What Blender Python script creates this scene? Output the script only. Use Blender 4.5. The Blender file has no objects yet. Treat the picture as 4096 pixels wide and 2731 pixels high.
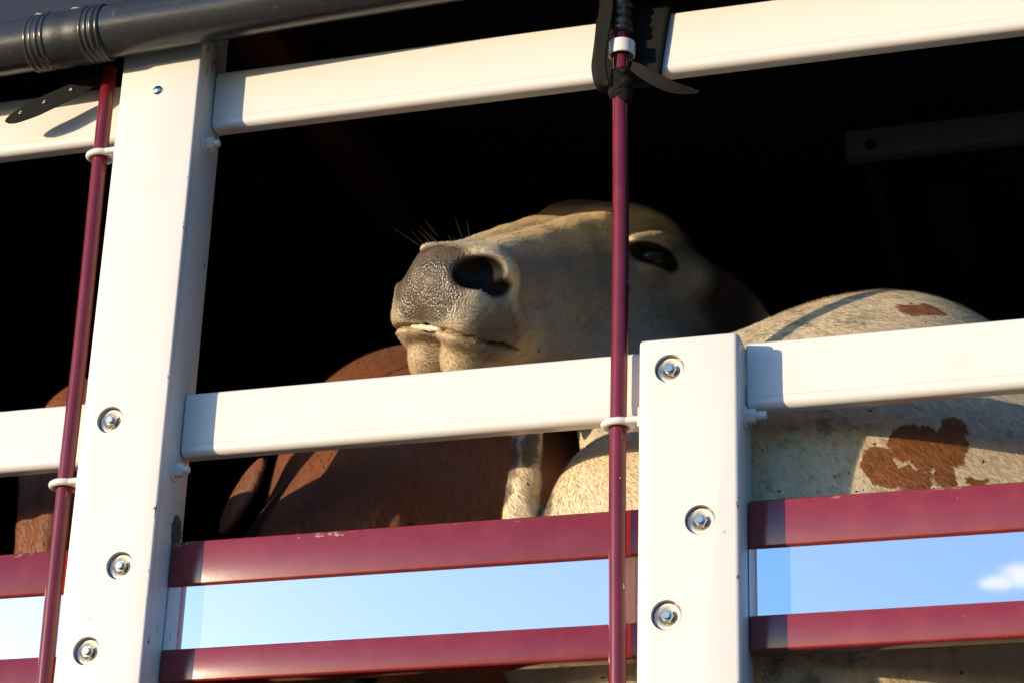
import bpy, bmesh, math, random
import numpy as np
from mathutils import Vector, Matrix

random.seed(7); np.random.seed(7)
SC = bpy.context.scene
COL = SC.collection

# ---------------------------------------------------------------- camera, sky, sun, exposure
D = 2.6                                                  # metres from the lens to the trailer side (plane y = 0)
CAM = np.array([[ 0.9574253, -0.08974786, -0.27437588],
                [ 0.28709767, 0.39543331,  0.87247202],
                [ 0.03019487, -0.91409946, 0.40436426]])  # columns: right, down, forward
cam = bpy.data.cameras.new('camera')
cam.sensor_width = 36.0; cam.lens = 80.54
cam.clip_start = 0.05; cam.clip_end = 5000
cam_o = bpy.data.objects.new('camera', cam); COL.objects.link(cam_o)
mw = Matrix.Identity(4)
for i in range(3):
    mw[i][0] = CAM[i, 0]; mw[i][1] = -CAM[i, 1]; mw[i][2] = -CAM[i, 2]
mw[1][3] = -D
cam_o.matrix_world = mw
cam.dof.use_dof = True; cam.dof.focus_distance = 3.0; cam.dof.aperture_fstop = 11
SC.camera = cam_o

SUN_EL = math.radians(5.5); SUN_ROT = math.radians(223.8)
world = bpy.data.worlds.new('World'); SC.world = world; world.use_nodes = True
wt = world.node_tree; wn = wt.nodes; wl = wt.links
bg = wn['Background']
sky = wn.new('ShaderNodeTexSky'); sky.sky_type = 'NISHITA'; sky.sun_disc = False
sky.sun_elevation = SUN_EL; sky.sun_rotation = SUN_ROT
sky.dust_density = 0.9; sky.ozone_density = 5.0; sky.air_density = 1.0
bg.inputs['Strength'].default_value = 0.15
# a few thin clouds, drawn where they hang in the sky
tc = wn.new('ShaderNodeTexCoord')
nz = wn.new('ShaderNodeTexNoise'); nz.inputs['Scale'].default_value = 70.0; nz.inputs['Detail'].default_value = 6.0
nz.inputs['Roughness'].default_value = 0.6
wl.new(tc.outputs['Generated'], nz.inputs['Vector'])
acc = None
for cx, cy, cz, rx, rz in ((-.0800, -.9488, .3058, .0075, .0024), (-.0660, -.9488, .3088, .0085, .0040), (.12, -.93, .33, .05, .02), (-.2, -.55, .8, .2, .1)):
    sub = wn.new('ShaderNodeVectorMath'); sub.operation = 'SUBTRACT'; sub.inputs[1].default_value = (cx, cy, cz)
    dv = wn.new('ShaderNodeVectorMath'); dv.operation = 'DIVIDE'; dv.inputs[1].default_value = (rx, .2, rz)
    ln = wn.new('ShaderNodeVectorMath'); ln.operation = 'LENGTH'
    wl.new(tc.outputs['Generated'], sub.inputs[0]); wl.new(sub.outputs[0], dv.inputs[0]); wl.new(dv.outputs[0], ln.inputs[0])
    m = wn.new('ShaderNodeMath'); m.operation = 'MULTIPLY_ADD'; m.inputs[1].default_value = 2.2; wl.new(nz.outputs['Fac'], m.inputs[0])
    m2 = wn.new('ShaderNodeMath'); m2.operation = 'SUBTRACT'; wl.new(m.outputs[0], m2.inputs[0]); wl.new(ln.outputs['Value'], m2.inputs[1])
    if acc is None: acc = m2.outputs[0]
    else:
        mm = wn.new('ShaderNodeMath'); mm.operation = 'MAXIMUM'; wl.new(acc, mm.inputs[0]); wl.new(m2.outputs[0], mm.inputs[1]); acc = mm.outputs[0]
rp = wn.new('ShaderNodeMapRange'); rp.interpolation_type = 'SMOOTHSTEP'; rp.inputs['From Min'].default_value = .05; rp.inputs['From Max'].default_value = 1.1
rp.inputs['To Max'].default_value = .6
mx = wn.new('ShaderNodeMix'); mx.data_type = 'RGBA'; mx.inputs['B'].default_value = (2.8, 3.05, 3.35, 1)
wl.new(acc, rp.inputs['Value']); wl.new(rp.outputs[0], mx.inputs['Factor'])
wl.new(sky.outputs[0], mx.inputs['A']); wl.new(mx.outputs['Result'], bg.inputs['Color'])

sun = bpy.data.lights.new('sun', 'SUN'); sun.energy = 2.0; sun.angle = math.radians(0.5); sun.color = (1.0, 0.80, 0.54)
sun_o = bpy.data.objects.new('sun', sun); COL.objects.link(sun_o)
sd = Vector((math.sin(SUN_ROT)*math.cos(SUN_EL), math.cos(SUN_ROT)*math.cos(SUN_EL), math.sin(SUN_EL)))
sun_o.rotation_euler = sd.to_track_quat('Z', 'Y').to_euler()
sun_o.location = (-6, -7, 6)
SC.view_settings.view_transform = 'Standard'; SC.view_settings.look = 'None'
SC.view_settings.gamma = 1.0; SC.view_settings.exposure = 1.66

# ---------------------------------------------------------------- material helpers
class NT:
    def __init__(s, name):
        s.m = bpy.data.materials.new(name); s.m.use_nodes = True
        s.t = s.m.node_tree; s.n = s.t.nodes; s.l = s.t.links
        s.b = s.n['Principled BSDF']
        s.geo = s.n.new('ShaderNodeNewGeometry')
        s.tex = s.n.new('ShaderNodeTexCoord')
        s.pos = s.tex.outputs['Object']
    def set(s, **k):
        for a, v in k.items():
            s.b.inputs[a.replace('_', ' ')].default_value = v
        return s
    def put(s, sock, val):
        if isinstance(val, bpy.types.NodeSocket): s.l.new(val, sock)
        elif isinstance(val, tuple) and len(val) == 3 and sock.type == 'RGBA': sock.default_value = (*val, 1)
        else: sock.default_value = val
    def noise(s, scale, detail=3, rough=.5, vec=None, stretch=None, color=False):
        n = s.n.new('ShaderNodeTexNoise'); n.inputs['Scale'].default_value = scale
        n.inputs['Detail'].default_value = detail; n.inputs['Roughness'].default_value = rough
        v = vec or s.pos
        if stretch: v = s.mapping(v, stretch)
        s.l.new(v, n.inputs['Vector'])
        return n.outputs['Color' if color else 'Fac']
    def mapping(s, v, scale=(1, 1, 1), rot=(0, 0, 0)):
        m = s.n.new('ShaderNodeMapping'); m.inputs['Scale'].default_value = scale; m.inputs['Rotation'].default_value = rot
        s.l.new(v, m.inputs['Vector']); return m.outputs[0]
    def voronoi(s, scale, feature='F1', vec=None, stretch=None, rnd=1.0):
        n = s.n.new('ShaderNodeTexVoronoi'); n.feature = feature; n.inputs['Scale'].default_value = scale
        n.inputs['Randomness'].default_value = rnd
        v = vec or s.pos
        if stretch: v = s.mapping(v, stretch)
        s.l.new(v, n.inputs['Vector']); return n.outputs['Distance']
    def math(s, op, a, b=0.0, c=0.0):
        n = s.n.new('ShaderNodeMath'); n.operation = op
        s.put(n.inputs[0], a); s.put(n.inputs[1], b)
        if op in ('MULTIPLY_ADD', 'SMOOTH_MIN', 'SMOOTH_MAX', 'COMPARE'): s.put(n.inputs[2], c)
        return n.outputs[0]
    def vmath(s, op, a, b=(0, 0, 0)):
        n = s.n.new('ShaderNodeVectorMath'); n.operation = op
        s.put(n.inputs[0], a); s.put(n.inputs[1], b); return n
    def step(s, v, lo, hi):
        n = s.n.new('ShaderNodeMapRange'); n.interpolation_type = 'SMOOTHSTEP'
        s.put(n.inputs['Value'], v); n.inputs['From Min'].default_value = lo; n.inputs['From Max'].default_value = hi
        return n.outputs['Result']
    def mix(s, f, a, b):
        n = s.n.new('ShaderNodeMix'); n.data_type = 'RGBA'
        s.put(n.inputs['Factor'], f); s.put(n.inputs['A'], a); s.put(n.inputs['B'], b); return n.outputs['Result']
    def attr(s, name):
        n = s.n.new('ShaderNodeAttribute'); n.attribute_name = name
        sp = s.n.new('ShaderNodeSeparateColor'); s.l.new(n.outputs['Color'], sp.inputs[0]); return sp.outputs
    def sep(s, v):
        n = s.n.new('ShaderNodeSeparateXYZ'); s.l.new(v, n.inputs[0]); return n.outputs
    def bump(s, h, strength=.3, dist=.002, normal=None):
        n = s.n.new('ShaderNodeBump'); n.inputs['Strength'].default_value = strength; n.inputs['Distance'].default_value = dist
        s.put(n.inputs['Height'], h)
        if normal is not None: s.l.new(normal, n.inputs['Normal'])
        return n.outputs[0]
    def blob(s, centre, radii, warp=0., wscale=20., edge=.08):
        """soft-edged ellipsoidal stain with a ragged outline, in object space"""
        v = s.pos
        if warp:
            nc = s.noise(wscale, 5, .65, color=True)
            off = s.vmath('SCALE', s.vmath('SUBTRACT', nc, (.5, .5, .5)).outputs[0]); off.inputs['Scale'].default_value = warp
            v = s.vmath('ADD', v, off.outputs[0]).outputs[0]
        d = s.vmath('DIVIDE', s.vmath('SUBTRACT', v, centre).outputs[0], radii).outputs[0]
        ln = s.vmath('LENGTH', d).outputs['Value']
        return s.math('SUBTRACT', 1.0, s.step(ln, 1-edge, 1+edge))
    def color(s, c): s.put(s.b.inputs['Base Color'], c); return s
    def normal(s, c): s.l.new(c, s.b.inputs['Normal']); return s

def paint_white(name='white_paint', edge=None):
    t = NT(name)
    n1 = t.noise(14, 4, .6); n2 = t.noise(60, 4, .6); n3 = t.noise(35, 5, .7)
    c = t.mix(t.math('MULTIPLY', t.step(n1, .45, .75), .35), (.67, .635, .60), (.66, .59, .50))
    c = t.mix(t.math('MULTIPLY', t.step(n2, .68, .80), .35), c, (.62, .48, .34))
    c = t.mix(t.math('MULTIPLY', t.step(n3, .70, .74), .55), c, (.30, .22, .15))
    if edge is not None:
        x = t.sep(t.pos)[0]; dx = t.math('ABSOLUTE', t.math('SUBTRACT', x, edge))
        near = t.math('SUBTRACT', 1.0, t.step(dx, .0, .007)); z1 = t.noise(5, 2, .5, stretch=(0, 0, 1)); ch = t.noise(95, 4, .65, stretch=(1, 1, .45))
        k = t.step(t.math('ADD', t.math('MULTIPLY', near, .30), t.math('ADD', ch, t.math('MULTIPLY', z1, .5))), 1.185, 1.215)
        c = t.mix(k, c, (.075, .06, .05))
    t.color(c); t.set(Roughness=.34, Coat_Weight=.25, Coat_Roughness=.12)
    t.normal(t.bump(t.noise(240, 3), .06, .001))
    return t.m

def paint_red():
    t = NT('burgundy_paint')
    sp = t.noise(170, 2, .5, stretch=(1, 1, .55)); n1 = t.noise(25, 4, .6)
    c = t.mix(t.step(n1, .35, .75), (.125, .008, .014), (.155, .012, .018))
    c = t.mix(t.step(sp, .765, .80), c, (.62, .52, .38))
    t.color(c); t.set(Roughness=.20, Coat_Weight=.2, Coat_Roughness=.05)
    t.normal(t.bump(t.noise(60, 3), .03, .001))
    return t.m

def paint_red_muddy(name='muddy_burgundy_paint', amount=1.):
    """board paint with dried mud splashes and chipped paint along the top edge (object z = 0 is the top edge)"""
    t = NT(name)
    z = t.sep(t.pos)[2]
    sp = t.noise(170, 2, .5, stretch=(1, 1, .55)); n1 = t.noise(25, 4, .6)
    c = t.mix(t.step(n1, .35, .75), (.175, .014, .018), (.205, .024, .025))
    c = t.mix(t.step(sp, .765, .80), c, (.62, .52, .38))
    near = t.step(z, -.022, -.002)
    patches = t.noise(9, 2, .5, stretch=(1, 1, .2)); rag = t.noise(75, 5, .7, stretch=(.7, 1, 1.6))
    m = t.math('ADD', t.math('MULTIPLY', near, .42), t.math('ADD', t.math('MULTIPLY', patches, .55), t.math('MULTIPLY', rag, .75)))
    mud = t.math('MULTIPLY', t.step(m, 1.13, 1.20), amount)
    c = t.mix(mud, c, (.21, .15, .085))
    t.color(c)
    t.put(t.b.inputs['Roughness'], t.math('MULTIPLY_ADD', mud, .6, .16))
    t.set(Coat_Weight=.3, Coat_Roughness=.05)
    t.normal(t.bump(t.math('ADD', mud, t.math('MULTIPLY', rag, .3)), .25, .002))
    return t.m

def simple(name, col, rough=.5, metal=0., var=.25, scale=40, bump=.05, bscale=200, **k):
    t = NT(name)
    n = t.noise(scale, 4, .6)
    dark = tuple(c*(1-var) for c in col)
    t.color(t.mix(n, dark, tuple(min(1, c*(1+var)) for c in col)))
    t.set(Roughness=rough, Metallic=metal, **k)
    if bump: t.normal(t.bump(t.noise(bscale, 3), bump, .001))
    return t.m

def mirror_steel():
    t = NT('polished_steel')
    sc = t.noise(220, 2, .5)
    t.color(t.mix(t.step(sc, .76, .8), (.95, .84, .82), (.5, .5, .5))); t.set(Metallic=.90, Roughness=.02)
    t.normal(t.bump(t.noise(5, 2), .02, .001))
    return t.m

def vinyl():
    t = NT('black_vinyl')
    n = t.noise(10, 5, .65, stretch=(.25, 1, 1)); d = t.noise(90, 4, .6)
    c = t.mix(n, (.015, .016, .018), (.042, .041, .041)); c = t.mix(t.step(d, .62, .8), c, (.10, .095, .09))
    t.color(c); t.put(t.b.inputs['Roughness'], t.math('MULTIPLY_ADD', n, .22, .14))
    t.normal(t.bump(t.math('ADD', t.noise(16, 4, .6, stretch=(.3, 1, 1)), t.math('MULTIPLY', d, .08)), .35, .006))
    return t.m

def webbing():
    t = NT('black_webbing')
    w = t.n.new('ShaderNodeTexWave'); w.inputs['Scale'].default_value = 260; w.inputs['Distortion'].default_value = 1.5
    t.l.new(t.pos, w.inputs['Vector'])
    t.color(t.mix(t.noise(50, 4), (.003, .003, .003), (.011, .010, .009))); t.set(Roughness=.7, Specular_IOR_Level=.15)
    t.normal(t.bump(t.math('ADD', w.outputs['Fac'], t.noise(30, 4)), .4, .0015))
    return t.m

def coat(name, base, warm, spot=None, patches=(), mottle=(), patchcol=(.25, .085, .022), head=False, speck=.5, rough=.62):
    t = NT(name)
    n = t.noise(7, 4, .6); fine = t.noise(130, 4, .65, stretch=(1, .5, .35))
    c = t.mix(n, base, warm)
    c = t.mix(t.math('MULTIPLY', t.step(fine, .35, .7), .35), c, tuple(x*.62 for x in base))
    if spot:
        dirt = t.noise(26, 6, .72); big = t.noise(4.5, 2)
        c = t.mix(t.math('MULTIPLY', t.step(t.math('ADD', dirt, t.math('MULTIPLY', big, .5)), .80, .98), .75), c, (.10, .085, .06))
        sp = t.noise(85, 1, .4)
        c = t.mix(t.step(sp, .735, .765), c, spot)
    if patches:
        acc = None
        for p in patches:
            b = t.blob(*p); acc = b if acc is None else t.math('MAXIMUM', acc, b)
        pc = t.mix(fine, tuple(x*.7 for x in patchcol), tuple(x*1.3 for x in patchcol))
        c = t.mix(acc, c, pc)
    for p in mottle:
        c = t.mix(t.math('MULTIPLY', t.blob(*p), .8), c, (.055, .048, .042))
    hair = t.noise(320, 3, .7, stretch=(1, .6, .22))
    hgt = t.math('ADD', hair, t.math('MULTIPLY', fine, .6))
    if head:
        a = t.attr('mask')                     # R muzzle leather, G dark skin plus painted nostril shade, B tan topline
        c = t.mix(t.math('MULTIPLY', a[2], .8), c, tuple(x*y for x, y in zip(warm, (.86, .76, .60))))
        at = t.n.new('ShaderNodeAttribute'); at.attribute_name = 'mask'
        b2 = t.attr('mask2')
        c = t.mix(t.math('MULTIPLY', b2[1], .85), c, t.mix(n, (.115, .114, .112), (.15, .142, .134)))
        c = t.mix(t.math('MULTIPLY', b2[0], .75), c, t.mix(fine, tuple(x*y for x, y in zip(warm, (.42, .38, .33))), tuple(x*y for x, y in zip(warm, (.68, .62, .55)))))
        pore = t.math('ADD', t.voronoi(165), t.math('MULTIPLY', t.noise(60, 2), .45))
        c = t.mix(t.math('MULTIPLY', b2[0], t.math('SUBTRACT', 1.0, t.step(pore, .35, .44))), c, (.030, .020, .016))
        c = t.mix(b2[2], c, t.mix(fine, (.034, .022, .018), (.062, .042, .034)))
        pig = t.noise(45, 4, .6)
        leather = t.mix(t.step(t.math('ADD', pig, t.math('MULTIPLY', a[2], .0)), .3, .7), (.060, .044, .031), (.125, .088, .056))
        c = t.mix(a[0], c, leather)
        c = t.mix(a[1], c, (.014, .011, .010))
        cells = t.voronoi(300, vec=t.pos, stretch=(1.1, 1, .75))
        hgt = t.math('ADD', t.math('MULTIPLY', t.math('SUBTRACT', 1.0, a[0]), t.math('MULTIPLY', hgt, .5)),
                     t.math('MULTIPLY', a[0], t.math('MULTIPLY', cells, -3.2)))
        t.put(t.b.inputs['Roughness'], t.math('MULTIPLY_ADD', a[0], -.26, rough))
        t.put(t.b.inputs['Coat Weight'], t.math('MULTIPLY', a[0], .06)); t.b.inputs['Coat Roughness'].default_value = .3
    else:
        t.set(Roughness=rough)
    if head:
        k = t.math('MULTIPLY_ADD', at.outputs['Alpha'], .62, .38)
        cs = t.vmath('SCALE', c); t.l.new(k, cs.inputs['Scale']); c = cs.outputs[0]
    t.color(c)
    t.set(Sheen_Roughness=.4)
    if head:
        dk = t.math('SUBTRACT', 1.0, a[1]); t.put(t.b.inputs['Sheen Weight'], t.math('MULTIPLY', dk, .12)); t.put(t.b.inputs['Specular IOR Level'], t.math('MULTIPLY_ADD', dk, .4, .1))
    t.normal(t.bump(hgt, .34, .0022))
    return t.m

# ---------------------------------------------------------------- mesh helpers
def link(name, me, mat=None, parent=None, loc=None):
    o = bpy.data.objects.new(name, me); COL.objects.link(o)
    if mat: me.materials.append(mat)
    if parent: o.parent = parent
    if loc: o.location = loc
    return o

def tobj(name, bm, mat, parent=None, smooth=True, loc=None, angle=None):
    me = bpy.data.meshes.new(name); bm.normal_update(); bm.to_mesh(me); bm.free()
    if smooth:
        me.polygons.foreach_set('use_smooth', [True]*len(me.polygons))
        if angle is not None: me.set_sharp_from_angle(angle=math.radians(angle))
    return link(name, me, mat, parent, loc)

def box(bm, x0, x1, y0, y1, z0, z1, bev=0., seg=3):
    vs = [bm.verts.new((x, y, z)) for x in (x0, x1) for y in (y0, y1) for z in (z0, z1)]
    fs = [(0, 1, 3, 2), (4, 6, 7, 5), (0, 4, 5, 1), (2, 3, 7, 6), (0, 2, 6, 4), (1, 5, 7, 3)]
    faces = [bm.faces.new([vs[i] for i in f]) for f in fs]
    if bev:
        es = list({e for f in faces for e in f.edges})
        bmesh.ops.bevel(bm, geom=es, offset=bev, segments=seg, affect='EDGES', profile=.5, clamp_overlap=True)
    return bm

def boxobj(name, dims, mat, parent=None, bev=.002, seg=2, loc=None):
    bm = bmesh.new(); box(bm, *dims, bev, seg)
    return tobj(name, bm, mat, parent, True, loc, 35 if seg < 3 else 40)

def basis(d):
    d = Vector(d).normalized(); a = Vector((0, 0, 1)) if abs(d.z) < .9 else Vector((1, 0, 0))
    u = d.cross(a).normalized(); return d, u, d.cross(u).normalized()

def lathe(bm, c, axis, prof, seg=32, flats=0):
    """prof: list of (distance along axis, radius)"""
    d, u, v = basis(axis); c = Vector(c); rings = []
    for h, r in prof:
        ring = [bm.verts.new(c + d*h + (u*math.cos(2*math.pi*k/seg) + v*math.sin(2*math.pi*k/seg))*max(r, 1e-5)) for k in range(seg)]
        rings.append(ring)
    for a, b in zip(rings, rings[1:]):
        for k in range(seg):
            bm.faces.new((a[k], a[(k+1) % seg], b[(k+1) % seg], b[k]))
    return bm

def tube(bm, pts, rad, seg=12, cap=True, flat=None):
    pts = [Vector(p) for p in pts]; n = len(pts); rings = []
    ref = None
    for i, p in enumerate(pts):
        t = (pts[min(i+1, n-1)] - pts[max(i-1, 0)]).normalized()
        if ref is None: _, u, _ = basis(t)
        else: u = (ref - t*ref.dot(t)).normalized()
        ref = u; v = t.cross(u)
        r = rad[i] if isinstance(rad, (list, tuple)) else rad
        rings.append([bm.verts.new(p + (u*math.cos(2*math.pi*k/seg) + v*math.sin(2*math.pi*k/seg))*r) for k in range(seg)])
    for a, b in zip(rings, rings[1:]):
        for k in range(seg): bm.faces.new((a[k], a[(k+1) % seg], b[(k+1) % seg], b[k]))
    if cap:
        bm.faces.new(rings[0][::-1]); bm.faces.new(rings[-1])
    return bm

def ribbon(bm, pts, across, widths, thick=.003):
    """strap of given thickness along pts; across = direction of the width at each point"""
    n = len(pts); rows = []
    for i in range(n):
        p = Vector(pts[i]); a = Vector(across[i]).normalized()
        t = (Vector(pts[min(i+1, n-1)]) - Vector(pts[max(i-1, 0)])).normalized()
        nn = t.cross(a).normalized()*thick*.5; w = widths[i]*.5
        rows.append([bm.verts.new(q) for q in (p - a*w - nn, p + a*w - nn, p + a*w + nn, p - a*w + nn)])
    for r, s in zip(rows, rows[1:]):
        for k in range(4): bm.faces.new((r[k], r[(k+1) % 4], s[(k+1) % 4], s[k]))
    bm.faces.new(rows[0][::-1]); bm.faces.new(rows[-1])
    bmesh.ops.recalc_face_normals(bm, faces=bm.faces)
    return bm

def spline(ctrl, n):
    """Catmull-Rom through ctrl (any dimension)"""
    c = np.array(ctrl, float); c = np.vstack([2*c[0]-c[1], c, 2*c[-1]-c[-2]]); out = []
    m = len(c)-3
    for i in range(n):
        s = i/(n-1)*m; k = min(int(s), m-1); t = s-k; p0, p1, p2, p3 = c[k:k+4]
        out.append(.5*((2*p1) + (-p0+p2)*t + (2*p0-5*p1+4*p2-p3)*t*t + (-p0+3*p1-3*p2+p3)*t**3))
    return np.array(out)

def thing(name, label, cat, loc=(0, 0, 0), group=None):
    o = bpy.data.objects.new(name, None); COL.objects.link(o); o.location = loc; o.empty_display_size = .1
    o['label'] = label; o['category'] = cat
    if group: o['group'] = group
    return o

def tag(o, label, cat, group=None):
    o['label'] = label; o['category'] = cat
    if group: o['group'] = group
    return o

# ---------------------------------------------------------------- implicit surfaces (for the animals)
def nrm(v): v = np.array(v, float); return v/np.linalg.norm(v)

def ell(P, c, r, ax=None):
    q = [P[i]-c[i] for i in range(3)]
    if ax is not None:
        q = [q[0]*ax[k][0] + q[1]*ax[k][1] + q[2]*ax[k][2] for k in range(3)]
    k0 = np.sqrt((q[0]/r[0])**2 + (q[1]/r[1])**2 + (q[2]/r[2])**2)
    k1 = np.sqrt((q[0]/r[0]**2)**2 + (q[1]/r[1]**2)**2 + (q[2]/r[2]**2)**2) + 1e-9
    return k0*(k0-1)/k1

def cone(P, a, b, ra, rb):
    a = np.array(a, float); b = np.array(b, float); ab = b-a; L2 = ab@ab
    t = np.clip(((P[0]-a[0])*ab[0] + (P[1]-a[1])*ab[1] + (P[2]-a[2])*ab[2])/L2, 0, 1)
    d = np.sqrt((P[0]-a[0]-t*ab[0])**2 + (P[1]-a[1]-t*ab[1])**2 + (P[2]-a[2]-t*ab[2])**2)
    return d - (ra + (rb-ra)*t)

def smin(a, b, k):
    h = np.maximum(k-np.abs(a-b), 0)/k
    return np.minimum(a, b) - h*h*k*.25

def smax(a, b, k): return -smin(-a, -b, k)

def axes(major, normal):
    """orthonormal axes: length, breadth, thickness"""
    m = nrm(major); n = np.array(normal, float); n = nrm(n - m*(n@m)); return (m, np.cross(n, m), n)

def surface_net(fn, gx, gy, gz):
    """naive surface nets on a tensor grid with uneven spacing; returns verts, quads"""
    X, Y, Z = np.meshgrid(gx, gy, gz, indexing='ij', sparse=True)
    X = X.astype(np.float32); Y = Y.astype(np.float32); Z = Z.astype(np.float32)
    v = np.broadcast_to(fn((X, Y, Z)), (len(gx), len(gy), len(gz)))
    s = v < 0
    nx, ny, nz = v.shape
    cnt = np.zeros((nx-1, ny-1, nz-1), np.int8)
    for i in (0, 1):
        for j in (0, 1):
            for k in (0, 1): cnt += s[i:nx-1+i, j:ny-1+j, k:nz-1+k]
    act = (cnt > 0) & (cnt < 8)
    idx = np.argwhere(act); ids = -np.ones(act.shape, np.int64); ids[act] = np.arange(len(idx))
    I, J, K = idx.T
    acc = np.zeros((len(idx), 3)); num = np.zeros(len(idx))
    g = [np.asarray(gx), np.asarray(gy), np.asarray(gz)]
    cor = [(i, j, k) for i in (0, 1) for j in (0, 1) for k in (0, 1)]
    for a in cor:
        for ax in range(3):
            if a[ax]: continue
            b = list(a); b[ax] = 1
            va = v[I+a[0], J+a[1], K+a[2]]; vb = v[I+b[0], J+b[1], K+b[2]]
            cr = (va < 0) != (vb < 0)
            t = np.where(cr, va/np.where(cr, va-vb, 1), 0)
            p = np.stack([g[0][I+a[0]], g[1][J+a[1]], g[2][K+a[2]]], 1)
            q = np.stack([g[0][I+b[0]], g[1][J+b[1]], g[2][K+b[2]]], 1)
            acc += np.where(cr[:, None], p + (q-p)*t[:, None], 0); num += cr
    verts = acc/num[:, None]
    quads = []
    sx = s[:-1, 1:-1, 1:-1] != s[1:, 1:-1, 1:-1]
    e = np.argwhere(sx); i, j, k = e[:, 0], e[:, 1]+1, e[:, 2]+1
    q = np.stack([ids[i, j-1, k-1], ids[i, j, k-1], ids[i, j, k], ids[i, j-1, k]], 1)
    f = s[i, j, k]; q[~f] = q[~f][:, ::-1]; quads.append(q)
    sy = s[1:-1, :-1, 1:-1] != s[1:-1, 1:, 1:-1]
    e = np.argwhere(sy); i, j, k = e[:, 0]+1, e[:, 1], e[:, 2]+1
    q = np.stack([ids[i-1, j, k-1], ids[i-1, j, k], ids[i, j, k], ids[i, j, k-1]], 1)
    f = s[i, j, k]; q[~f] = q[~f][:, ::-1]; quads.append(q)
    sz = s[1:-1, 1:-1, :-1] != s[1:-1, 1:-1, 1:]
    e = np.argwhere(sz); i, j, k = e[:, 0]+1, e[:, 1]+1, e[:, 2]
    q = np.stack([ids[i-1, j-1, k], ids[i, j-1, k], ids[i, j, k], ids[i-1, j, k]], 1)
    f = s[i, j, k]; q[~f] = q[~f][:, ::-1]; quads.append(q)
    return verts, np.concatenate(quads)

def relax(v, q, n, w=.5):
    for _ in range(n):
        acc = np.zeros_like(v); c = np.zeros(len(v))
        for k in range(4):
            a, b = q[:, k], q[:, (k+1) % 4]
            np.add.at(acc, a, v[b]); np.add.at(c, a, 1)
            np.add.at(acc, b, v[a]); np.add.at(c, b, 1)
        v = v*(1-w) + w*acc/np.maximum(c, 1)[:, None]
    return v

def mesh_from(name, v, q, mask=None, mask2=None):
    me = bpy.data.meshes.new(name)
    me.vertices.add(len(v)); me.vertices.foreach_set('co', v.astype(np.float32).ravel())
    me.loops.add(len(q)*4); me.loops.foreach_set('vertex_index', q.astype(np.int32).ravel())
    me.polygons.add(len(q)); me.polygons.foreach_set('loop_start', np.arange(0, len(q)*4, 4, dtype=np.int32))
    me.polygons.foreach_set('loop_total', np.full(len(q), 4, np.int32))
    me.polygons.foreach_set('use_smooth', np.ones(len(q), bool))
    if mask is not None:
        a = me.color_attributes.new('mask', 'FLOAT_COLOR', 'POINT')
        a.data.foreach_set('color', np.hstack([mask, np.ones((len(v), 1))]).astype(np.float32).ravel())
    if mask2 is not None:
        a = me.color_attributes.new('mask2', 'FLOAT_COLOR', 'POINT')
        a.data.foreach_set('color', np.hstack([mask2, np.ones((len(v), 1))]).astype(np.float32).ravel())
    me.update(); me.validate()
    return me

def graded(lo, hi, fl, fh, fine, coarse):
    """grid lines: fine spacing inside [fl, fh], growing to coarse outside"""
    mid = list(np.arange(fl, fh+fine*.5, fine)); a = mid[0]; st = fine; left = []
    while a > lo: st = min(st*1.25, coarse); a -= st; left.append(a)
    b = mid[-1]; st = fine; right = []
    while b < hi: st = min(st*1.25, coarse); b += st; right.append(b)
    return np.array(left[::-1] + mid + right)

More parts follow.
